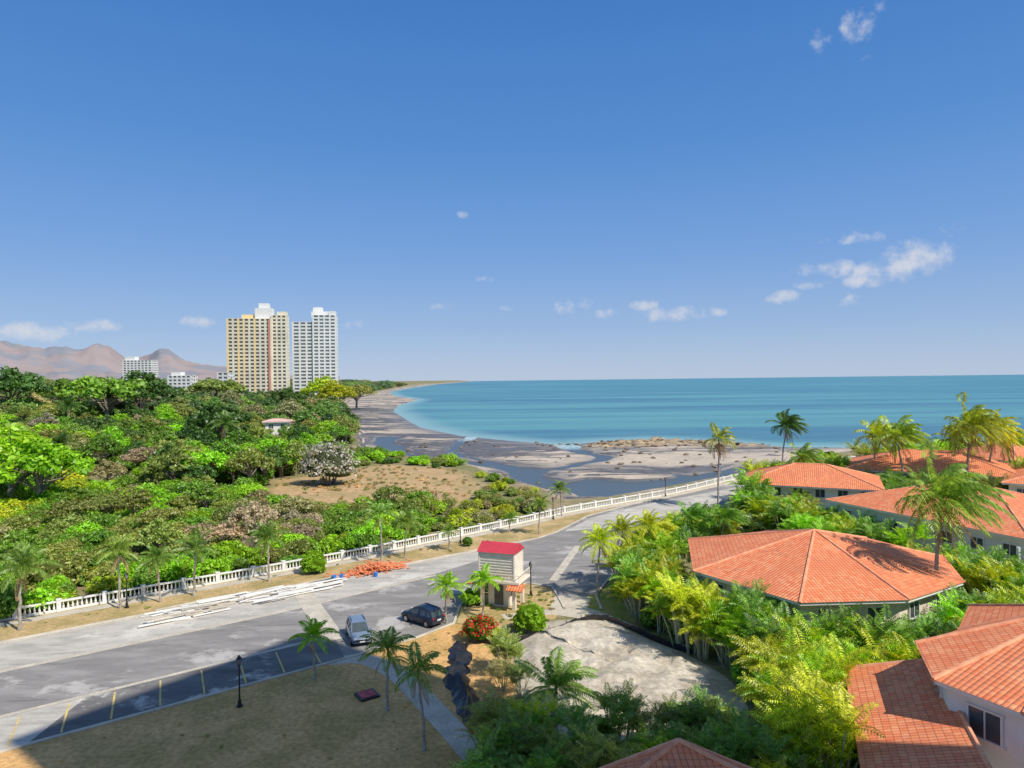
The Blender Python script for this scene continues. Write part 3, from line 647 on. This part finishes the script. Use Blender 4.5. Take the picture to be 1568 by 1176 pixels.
house('tile_roof_villa',[G(1405,985,7.2),G(1432,1040,7.2),G(1568,1092,7.2),(34,31),(44,38),(44,48),(33,50),G(1470,965,7.2)],7.2,[(34.5,41.5)],10.0,WHITE,(2.0,5.5),0,.7,1.5,1.7,2.6)
r0=G(1428,1012,5.5); r1=G(1495,1176,5.5)
house('tile_roof_villa',[G(1296,1024,4.2),G(1322,1180,4.2),(17.5,30),(r1[0]-.2,30),(r1[0]+.6,r1[1]),(r0[0]+.8,r0[1]),(r0[0],r0[1]+2.2)],4.2,[r0,(r1[0]-.6,r1[1]-3)],5.6,WHITE,(1.6,))
house('tile_roof_villa',[G(900,1190,5),G(1050,1162,5),G(1170,1190,5),(13,30),(3,30)],5,[(8,34)],6.1,PEACH,(1.6,))
# ------------------------------------------------------------- towers
def block(mb,cx,cy,z0,w,d,fl,fh,rot,bays,pier=0,slab=0,glass=1,par=0,pw=.9,dbays=3):
    c,s=math.cos(rot),math.sin(rot); H=fl*fh
    mb.box(cx,cy,z0+H/2,w-2.4,d-2.4,H,rot,glass)
    for k in range(fl+1):
        mb.box(cx,cy,z0+k*fh,w,d,.45,rot,slab)
        if k<fl:
            for (ox,oy,sx,sy) in ((0,-d/2+.06,w,.12),(0,d/2-.06,w,.12),(-w/2+.06,0,.12,d-.3),(w/2-.06,0,.12,d-.3)):
                mb.box(cx+ox*c-oy*s,cy+ox*s+oy*c,z0+k*fh+.75,sx-.01,sy,1.0,rot,par)
    for i in range(bays+1):
        x=-w/2+pw/2+(w-pw)*i/bays
        for sg in(-1,1): y=sg*(d/2-.9); mb.box(cx+x*c-y*s,cy+x*s+y*c,z0+H/2,pw,1.9,H+.3,rot,pier if not callable(pier) else pier(i))
    for i in range(1,dbays):
        y=-d/2+d*i/dbays
        for sg in(-1,1): x=sg*(w/2-.9); mb.box(cx+x*c-y*s,cy+x*s+y*c,z0+H/2,1.9,pw,H+.3,rot,slab)
TW=M('tower_white',(.76,.76,.73),(.70,.70,.67),.05,.8); TY=M('tower_yellow',(.84,.63,.28),(.80,.63,.34),.05,.8); TR=M('tower_red',(.6,.28,.2),None,.05,.8)
TG=M('tower_glass',(.46,.45,.42),(.34,.34,.33),.12,.4,0,.4); TG2=M('tower_glass_green',(.50,.58,.54),(.40,.47,.45),.12,.4,0,.4); TC=M('tower_cream',(.80,.74,.58),None,.05,.8)
ap=empty('apartment_building'); mb=MB()
c0=(31,12.5); dep=22; cc=(c0[0]+.8*dep/2,c0[1]-.6*dep/2)
block(mb,cc[0],cc[1],0,24.5,dep,26,3.1,math.atan2(.8,.6),6,0,0,1,0,1.2,4); obj('storeys',mb.mesh('storeys',[WHITE,GLASS]),ap)
def tw(px0,px1,Y): return ((px0+px1)/2-784)/F*Y,(px1-px0)/F*Y
zg=6
t1=empty('apartment_tower'); mb=MB(); Y=600
x,w=tw(353,418,Y); block(mb,x,Y,zg,w,16,23,3.15,math.radians(10),8,lambda i:1 if i in(0,2,3,5) else 3,3,2,3,1.6)
x,w=tw(416,439,Y); block(mb,x,Y+5,zg,w,14,24,3.15,math.radians(10),3,3,3,2,3,1.4)
x,w=tw(392,417,Y); mb.box(x,Y+4,zg+42,w,12,80,.17,0); x,w=tw(415,418,Y); mb.box(x,Y-5,zg+36,w,1.6,71,.17,4)
x,w=tw(372,391,Y); mb.box(x,Y+3,zg+73.5,w,10,6,.17,1); x,w=tw(394,412,Y); mb.box(x,Y+6,zg+84,w*.8,9,5,.17,0); x,w=tw(424,438,Y); mb.box(x,Y+5,zg+77,w,9,4,.17,3)
obj('tower_body',mb.mesh('tower_body',[TW,TY,TG,TC,TR]),t1)
t2=empty('apartment_tower'); mb=MB(); Y=640
x,w=tw(450,482,Y); block(mb,x,Y+2,zg,w,20,23,3.15,math.radians(10),3,0,0,1,0,1.6)
x,w=tw(480,515,Y); block(mb,x,Y+4,zg,w,20,25,3.15,math.radians(10),4,0,0,1,2,1.4)
x,w=tw(476,504,Y); mb.box(x,Y+8,zg+80,w,12,6,.17,0); mb.box(x-3,Y+8,zg+85,w*.5,8,4,.17,0)
x,w=tw(505,515,Y); mb.box(x,Y+2,zg+80.5,w,12,4,.17,0)
obj('tower_body',mb.mesh('tower_body',[TW,TG2,TW]),t2)
t3=empty('apartment_block'); mb=MB(); Y=900
x,w=tw(193,238,Y); block(mb,x,Y,12,w,16,14,3.0,0,8,0,0,1,0,1.6); x,w=tw(195,210,Y); mb.box(x,Y,12+44,w,10,6,0,0); obj('storeys',mb.mesh('st',[TW,TG]),t3)
t4=empty('apartment_block'); mb=MB(); Y=560
x,w=tw(262,298,Y); block(mb,x,Y,16,w,12,5,2.8,0,5,0,0,1,0,1.2); x,w=tw(266,280,Y); mb.box(x,Y,31.5,w,8,3,0,0); obj('storeys',mb.mesh('st',[TW,TG]),t4)
t5=empty('apartment_block'); mb=MB(); x,w=tw(340,352,560); block(mb,x,560,14,w*1.5,12,6,3,0,2,0,0,1,0,1.2); obj('storeys',mb.mesh('st',[TW,TG]),t5)
# white cottage among the trees
PALER=M('pale_pink_roof',(.74,.50,.42),(.66,.42,.36),.5,.7)
for px,py,Y,L,W,rm in ((424,645,225,9,6,PALER),):
    x=(px-784)/F*Y; zb=Zat(px,py,Y); hip('cottage',x,Y,L,W,15,zb,zb+.8,(zb-1.5,),WHITE,.5,gz(x,Y),rm)
x,y=G(168,742); POOL=M('pool_water',(.10,.45,.48),(.14,.5,.5),.5,.1,0,.5); e=empty('swimming_pool'); sheet('water',rect(x,y,12,5,.2),.12,POOL,e)
mb=MB(); r=rect(x,y,12.8,5.8,.2)
for i in range(4): mb.seg(r[i],r[(i+1)%4],.8,0,.16)
obj('coping',mb.mesh('coping',[CONC]),e)
mb=MB(); L=[G(622,770),G(640,768),G(652,772),G(668,765)]; WOOD=M('old_wood',(.2,.15,.11),(.12,.09,.07),3,.95)
for a,b_ in zip(L[:-1],L[1:]):
    mb.seg(a,b_,.07,1.3,1.42); mb.seg(a,b_,.07,.7,.8); mb.box(a[0],a[1],.95,.16,.16,1.9)
mb.box(L[-1][0],L[-1][1],.95,.16,.16,1.9); obj('wooden_fence',mb.mesh('fence',[WOOD]))
mb=MB(); rr=random.Random(3); n_=0
while n_<260:
    x,y=rr.uniform(-40,100),rr.uniform(165,300)
    if n_%2: x,y=rr.gauss(58,24),rr.gauss(272,9)
    z,dl,dw,rk,c1=height(np.array([x]),np.array([y]))
    if dl[0]>-4 or dw[0]<-6: continue
    n_+=1; s=rr.uniform(.2,.9); vs=[]
    for j in range(4):
        for i in range(6):
            a=i*math.pi/3+j*.3; q=s*math.sin(.5+j*.75)*rr.uniform(.7,1.15); vs.append((x+q*math.cos(a)*1.3,y+q*math.sin(a),float(z[0])-.1+s*.28*j))
    mb.add(vs,[(j*6+i,j*6+(i+1)%6,(j+1)*6+(i+1)%6,(j+1)*6+i) for j in range(3) for i in range(6)]+[tuple(range(18,24))])
obj('beach_rocks',mb.mesh('rocks',[M('beach_rock',(.3,.23,.16),(.1,.085,.07),.5,.95)]))
# ------------------------------------------------------------- gatehouse
gx,gy=-1.4,73.6; e=empty('gatehouse',(gx,gy,0),math.radians(-20)); GR=M('gate_roof_red',(.62,.05,.08),(.52,.05,.07),1,.7); BOXW=M('tank_cladding',(.82,.74,.64),(.74,.66,.56),1,.7)
mb=MB(); mb.box(0,.4,1.35,2.4,2.2,2.7); 
for x in(-1.7,1.9):
    for y in(-1.2,1.3): mb.box(x,y,1.4,.35,.35,2.8)
mb.box(.2,0,2.9,4.9,3.6,.22); obj('base',mb.mesh('base',[CREAM]),e)
mb=MB(); mb.box(0,0,4.45,3.9,2.7,2.8,0,0)
for k in range(9): mb.box(0,0,3.3+k*.29,3.98,2.78,.09,0,0)
for x in(-1.95,1.95):
    for y in(-1.35,1.35): mb.box(x,y,4.45,.14,.14,2.9,0,0)
obj('water_tank_housing',mb.mesh('tankbox',[BOXW]),e)
mb=MB(); mb.add([(-2.15,-1.55,5.88),(2.15,-1.55,5.88),(2.15,1.55,5.88),(-2.15,1.55,5.88),(-2.15,0,6.7),(2.15,0,6.7)],[(0,1,5,4),(2,3,4,5),(3,0,4),(1,2,5),(3,2,1,0)]); obj('roof',mb.mesh('r',[GR]),e)
mb=MB()
for k in range(14): mb.box(-2.2+k*.37,-1.75,3.35,.04,.04,.75)
for k in range(10): mb.box(2.6,-1.7+k*.38,3.35,.04,.04,.75)
mb.box(.2,-1.75,3.74,4.9,.06,.06); mb.box(2.6,0,3.74,.06,3.6,.06); obj('railing',mb.mesh('rail',[CREAM]),e)
mb=MB(); mb.add([(-3.3,-1.7,2.5),(-1.3,-1.7,2.5),(-1.3,.9,3.0),(-3.3,.9,3.0)],[(0,1,2,3)]); mb.add([(1.4,-2.4,2.35),(3.2,-2.4,2.35),(3.2,-1.5,2.85),(1.4,-1.5,2.85)],[(0,1,2,3)]); me=mb.mesh('canopy',[TILE]); slope_uv(me); o=obj('tile_canopy',me,e)
md=o.modifiers.new('s','SOLIDIFY'); md.thickness=.12
mb=MB(); mb.box(0,-.72,1.3,1.0,.08,2.1,0,0); mb.box(-1.22,.4,1.6,.06,1.2,1,0,0); mb.box(1.22,.4,1.6,.06,1.2,1,0,0); obj('door_and_windows',mb.mesh('dw',[GLASS]),e)
# ------------------------------------------------------------- cars
def car(name,x,y,hd,paint):
    e=empty(name,(x,y,.03),hd)
    def loft(mb,st,mi):
        vs=[];n=len(st[0][1])
        for xx,ring in st: vs+= [(xx,a,b) for a,b in ring]
        fs=[(i*n+k,i*n+(k+1)%n,(i+1)*n+(k+1)%n,(i+1)*n+k) for i in range(len(st)-1) for k in range(n)]
        fs+=[tuple(range(n-1,-1,-1)),tuple((len(st)-1)*n+k for k in range(n))]; mb.add(vs,fs,mi)
    def ring(hw,zb,zt,tw_): return [(-hw*.93,zb),(-hw,zb+.25),(-hw,zt-.18),(-tw_,zt),(tw_,zt),(hw,zt-.18),(hw,zb+.25),(hw*.93,zb)]
    mb=MB(); loft(mb,[(-2.3,ring(.78,.42,.86,.70)),(-2.22,ring(.87,.34,1.0,.80)),(-1.5,ring(.93,.28,1.06,.86)),(0,ring(.94,.27,1.05,.87)),(.85,ring(.94,.27,1.03,.87)),(1.1,ring(.93,.27,1.03,.84)),(1.9,ring(.90,.3,.93,.76)),(2.22,ring(.82,.36,.80,.64)),(2.32,ring(.7,.42,.7,.55))],0)
    o=obj('body',mb.mesh('body',[paint],True),e); md=o.modifiers.new('b','BEVEL'); md.width=.05; md.segments=2; md.limit_method='ANGLE'
    mb=MB()
    def cr(hw,zb,zt,t): return [(-hw,zb),(-t,zt),(t,zt),(hw,zb)]
    loft(mb,[(-2.12,cr(.80,1.0,1.06,.76)),(-1.78,cr(.84,1.0,1.58,.64)),(-.2,cr(.86,1.0,1.66,.67)),(.35,cr(.86,1.0,1.60,.64)),(1.15,cr(.83,1.0,1.06,.78))],0)
    obj('glasshouse',mb.mesh('gh',[GLASS]),e)
    mb=MB(); mb.add([(-1.9,-.64,1.585),(-1.9,.64,1.585),(-.2,.68,1.69),(-.2,-.68,1.69),(.38,.64,1.63),(.38,-.64,1.63)],[(0,3,2,1),(3,5,4,2)],0)
    for sg in(-1,1):
        for p,q in(((.35,.65,1.6),(1.15,.80,1.05)),((-.35,.68,1.64),(-.35,.88,1.02)),((-1.25,.67,1.6),(-1.4,.87,1.02)),((-1.78,.655,1.57),(-2.1,.79,1.05)),((-1.78,.655,1.58),(-.2,.69,1.67)),((-.2,.69,1.67),(.36,.66,1.61))):
            mb.tube([(p[0],p[1]*sg,p[2]),(q[0],q[1]*sg,q[2])],.045,5,0)
        mb.tube([(-1.6,.58*sg,1.68),(.1,.6*sg,1.76)],.025,5,1); mb.box(.95,.98*sg,1.08,.16,.2,.14,0,0)
    o=obj('roof_and_pillars',mb.mesh('rp',[paint,METALK]),e); md=o.modifiers.new('s','SOLIDIFY'); md.thickness=.03
    mb=MB()
    for xx in(-1.42,1.42):
        for sg in(-1,1):
            mb.tube([(xx,sg*.70,.35),(xx,sg*.95,.35)],.36,20,0); mb.tube([(xx,sg*.95,.35),(xx,sg*.962,.35)],.22,12,1); mb.tube([(xx,sg*.6,.4),(xx,sg*.945,.4)],.42,16,2)
    obj('wheels',mb.mesh('wh',[M('rubber',(.02,.02,.02),None,2,.8),M('rim',(.45,.45,.46),None,2,.35,0,.5,.8),METALK]),e)
    mb=MB()
    for sg in(-1,1): mb.box(2.2,.62*sg,.76,.16,.3,.14,0,0); mb.box(-2.22,.72*sg,.92,.12,.22,.2,0,1)
    mb.box(2.3,0,.58,.06,1.0,.2,0,2); mb.box(-2.31,0,.72,.03,.5,.14,0,0); mb.box(2.33,0,.5,.02,.45,.11,0,0)
    obj('lights_and_grille',mb.mesh('lg',[M('lamp_lens',(.8,.8,.8),None,2,.15,0,.6),M('tail_lens',(.4,.01,.01),None,2,.2,0,.6),METALK]),e)
PB=M('car_paint_silver_blue',(.28,.36,.46),None,.5,.25,0,.6,.35); PD=M('car_paint_navy',(.025,.035,.065),None,.5,.2,0,.6,.2)
x,y=G(549,978); car('parked_car',x,y,math.atan2(-.93,.36),PB)
x,y=G(647,953); car('parked_car',x,y,math.atan2(-.62,.78)+math.pi,PD)
# ------------------------------------------------------------- street lamps
def lamp(x,y,h=3.6):
    e=empty('street_lamp',(x,y,0)); mb=MB(); mb.tube([(0,0,0),(0,0,.12),(0,0,.13),(0,0,.5),(0,0,.6),(0,0,h-.6)],[.24,.24,.15,.13,.07,.05],8); obj('post',mb.mesh('post',[METALK]),e)
    mb=MB(); mb.tube([(0,0,h-.6),(0,0,h-.5),(0,0,h-.45)],[.05,.16,.1],8,0); mb.tube([(0,0,h-.45),(0,0,h-.05)],[.11,.19],6,1); mb.tube([(0,0,h-.05),(0,0,h+.1),(0,0,h+.25)],[.24,.12,.02],6,0)
    for k in range(6):
        a=k*math.pi/3; mb.tube([(.115*math.cos(a),.115*math.sin(a),h-.45),(.2*math.cos(a),.2*math.sin(a),h-.05)],.015,4,0)
    obj('lantern',mb.mesh('lan',[METALK,M('lamp_glass',(.35,.35,.33),None,2,.2,0,.5)]),e)
for px,py in((367,1082),(813,912),(1019,760),(705,832),(847,795)): lamp(*G(px,py))
lamp(*P(12,84)); lamp(*P(-22,84))
x,y=G(562,1066); e=empty('utility_cover',(x,y,0),.6); mb=MB(); mb.box(0,0,.09,1.5,1.5,.14,0,1); mb.box(0,0,.18,1.15,1.15,.05,0,0); mb.box(0,0,.215,.3,.08,.03,0,1); obj('plate',mb.mesh('pl',[M('cover_red',(.65,.13,.12),(.45,.08,.09),2,.8),METALK]),e)
mb=MB(); random.seed(5)
for i in range(75):
    s=random.uniform(14,33); t=random.uniform(75.6,80.6); L=random.uniform(2,6); a=math.atan2(.608,.794)+random.uniform(-.16,.16); x,y=P(s,t)
    mb.box(x,y,.1+random.uniform(0,.35),L,random.uniform(.1,.3),random.uniform(.05,.14),a,random.choice([0,0,0,1]))
obj('pipe_and_board_pile',mb.mesh('pile',[WHITE,CONC]))
mb=MB()
for i in range(620):
    s=random.gauss(39,2.2); t=80.3+random.gauss(0,.9); r=math.exp(-((s-39)/2.6)**2)*.8; x,y=P(s,t)
    mb.box(x,y,.05+random.random()*r,.42,.25,.05,random.random()*6,0)
obj('clay_tile_pile',mb.mesh('tp',[M('loose_tile',(.82,.30,.13),(.68,.2,.09),.8,.85)]))
mb=MB(); BL=M('blue_plastic',(.05,.25,.7),None,2,.4)
for s,t in((33.5,79.6),(34.3,79.3),(38,77.5)):
    x,y=P(s,t); mb.tube([(x,y,.02),(x,y,.5)],[.2,.26],10); mb.tube([(x,y,.5),(x,y,.54)],[.29,.29],10)
obj('blue_buckets',mb.mesh('bk',[BL]))
# ------------------------------------------------------------- world & sun
SA=math.radians(127); SE=math.radians(48)
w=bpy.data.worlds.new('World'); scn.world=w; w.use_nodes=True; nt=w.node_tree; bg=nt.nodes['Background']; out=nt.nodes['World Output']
sky=N(nt,'ShaderNodeTexSky',sky_type='NISHITA'); sky.sun_disc=False; sky.sun_elevation=SE; sky.sun_rotation=SA; sky.altitude=0; sky.air_density=1.0; sky.dust_density=.3; sky.ozone_density=3
tc=N(nt,'ShaderNodeTexCoord'); sp=N(nt,'ShaderNodeSeparateXYZ'); nt.links.new(tc.outputs['Generated'],sp.inputs[0])
az=math_(nt,'ARCTAN2',sp.outputs[0],sp.outputs[1]); el=math_(nt,'ARCSINE',sp.outputs[2])
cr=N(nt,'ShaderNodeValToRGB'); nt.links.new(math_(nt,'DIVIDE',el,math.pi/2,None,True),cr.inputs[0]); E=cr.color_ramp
stops=[(0,(.41,.51,.68)),(.045,(.28,.42,.67)),(.11,(.165,.33,.66)),(.2,(.085,.25,.60)),(.33,(.045,.18,.51)),(.5,(.10,.20,.42)),(1,(.25,.29,.39))]  # top stops, out of frame, lightened on purpose to lift the shadows
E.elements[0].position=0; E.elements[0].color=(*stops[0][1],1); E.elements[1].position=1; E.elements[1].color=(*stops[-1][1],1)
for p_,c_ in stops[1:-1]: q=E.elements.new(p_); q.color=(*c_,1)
sky_grad=N(nt,'ShaderNodeVectorMath',operation='SCALE'); nt.links.new(cr.outputs[0],sky_grad.inputs[0]); sky_grad.inputs['Scale'].default_value=7.6
nt.links.new(mix_(nt,.9,sky.outputs[0],sky_grad.outputs[0]),bg.inputs[0]); bg.inputs[1].default_value=.14
nz=noise_(nt,38,7,.62,tc.outputs['Generated']); 
clouds=[(1308,365,40,10,.8),(1398,397,48,28,1),(1340,415,38,16,1),(1270,412,44,14,.95),(1330,430,34,12,1),(1245,436,26,7,.7),(1197,456,26,12,1),(1305,460,22,12,.6),(880,470,30,14,.85),(925,478,20,8,.7),(985,468,22,9,.95),(1040,480,56,12,.9),(1095,478,20,7,.8),(1455,352,28,12,.65),(1256,62,15,16,.8),(1298,40,13,22,.75),(1328,35,20,22,.75),(1345,8,18,14,.7),(1330,88,18,7,.6),(676,470,20,7,.65),(790,472,26,6,.6),(300,494,24,10,.85),(150,498,40,10,.8),(30,508,60,16,.9),(540,498,22,9,.7),(708,330,10,6,.7),(740,428,16,5,.6)]
ae=N(nt,'ShaderNodeCombineXYZ'); nt.links.new(az,ae.inputs[0]); nt.links.new(el,ae.inputs[1])
acc=None
for px,py,rx,ry,s in clouds:
    d=ray(px,py).normalized(); a0=math.atan2(d.x,d.y); e0=math.asin(d.z); ca=math.cos(a0)
    kx,ky=F/rx/1.2/ca,F/ry/1.2/ca
    v1=N(nt,'ShaderNodeVectorMath',operation='MULTIPLY_ADD'); nt.links.new(ae.outputs[0],v1.inputs[0]); v1.inputs[1].default_value=(kx,ky,0); v1.inputs[2].default_value=(-a0*kx,-e0*ky,0)
    v2=N(nt,'ShaderNodeVectorMath',operation='DOT_PRODUCT'); nt.links.new(v1.outputs[0],v2.inputs[0]); nt.links.new(v1.outputs[0],v2.inputs[1])
    v=math_(nt,'MULTIPLY_ADD',v2.outputs['Value'],-s*.75,s)
    acc=v if acc is None else math_(nt,'MAXIMUM',acc,v)
dens=math_(nt,'ADD',math_(nt,'MAXIMUM',acc,-2),math_(nt,'MULTIPLY_ADD',nz,2.4,-1.35)); cf=math_(nt,'MULTIPLY',ramp_(nt,dens,.15,1.2),.85)
bg2=N(nt,'ShaderNodeBackground'); bg2.inputs[0].default_value=(.68,.70,.76,1); bg2.inputs[1].default_value=1
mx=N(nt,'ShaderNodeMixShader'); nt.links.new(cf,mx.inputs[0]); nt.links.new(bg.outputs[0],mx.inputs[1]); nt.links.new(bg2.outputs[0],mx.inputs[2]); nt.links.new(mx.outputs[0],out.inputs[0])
sl=bpy.data.lights.new('sun','SUN'); sl.energy=4.7; sl.angle=math.radians(.5); sl.color=(1,.94,.84); so=bpy.data.objects.new('sun',sl); COL.objects.link(so)
sd=Vector((math.sin(SA)*math.cos(SE),math.cos(SA)*math.cos(SE),math.sin(SE))); so.rotation_euler=sd.to_track_quat('Z','Y').to_euler(); so.location=(60,-40,90)
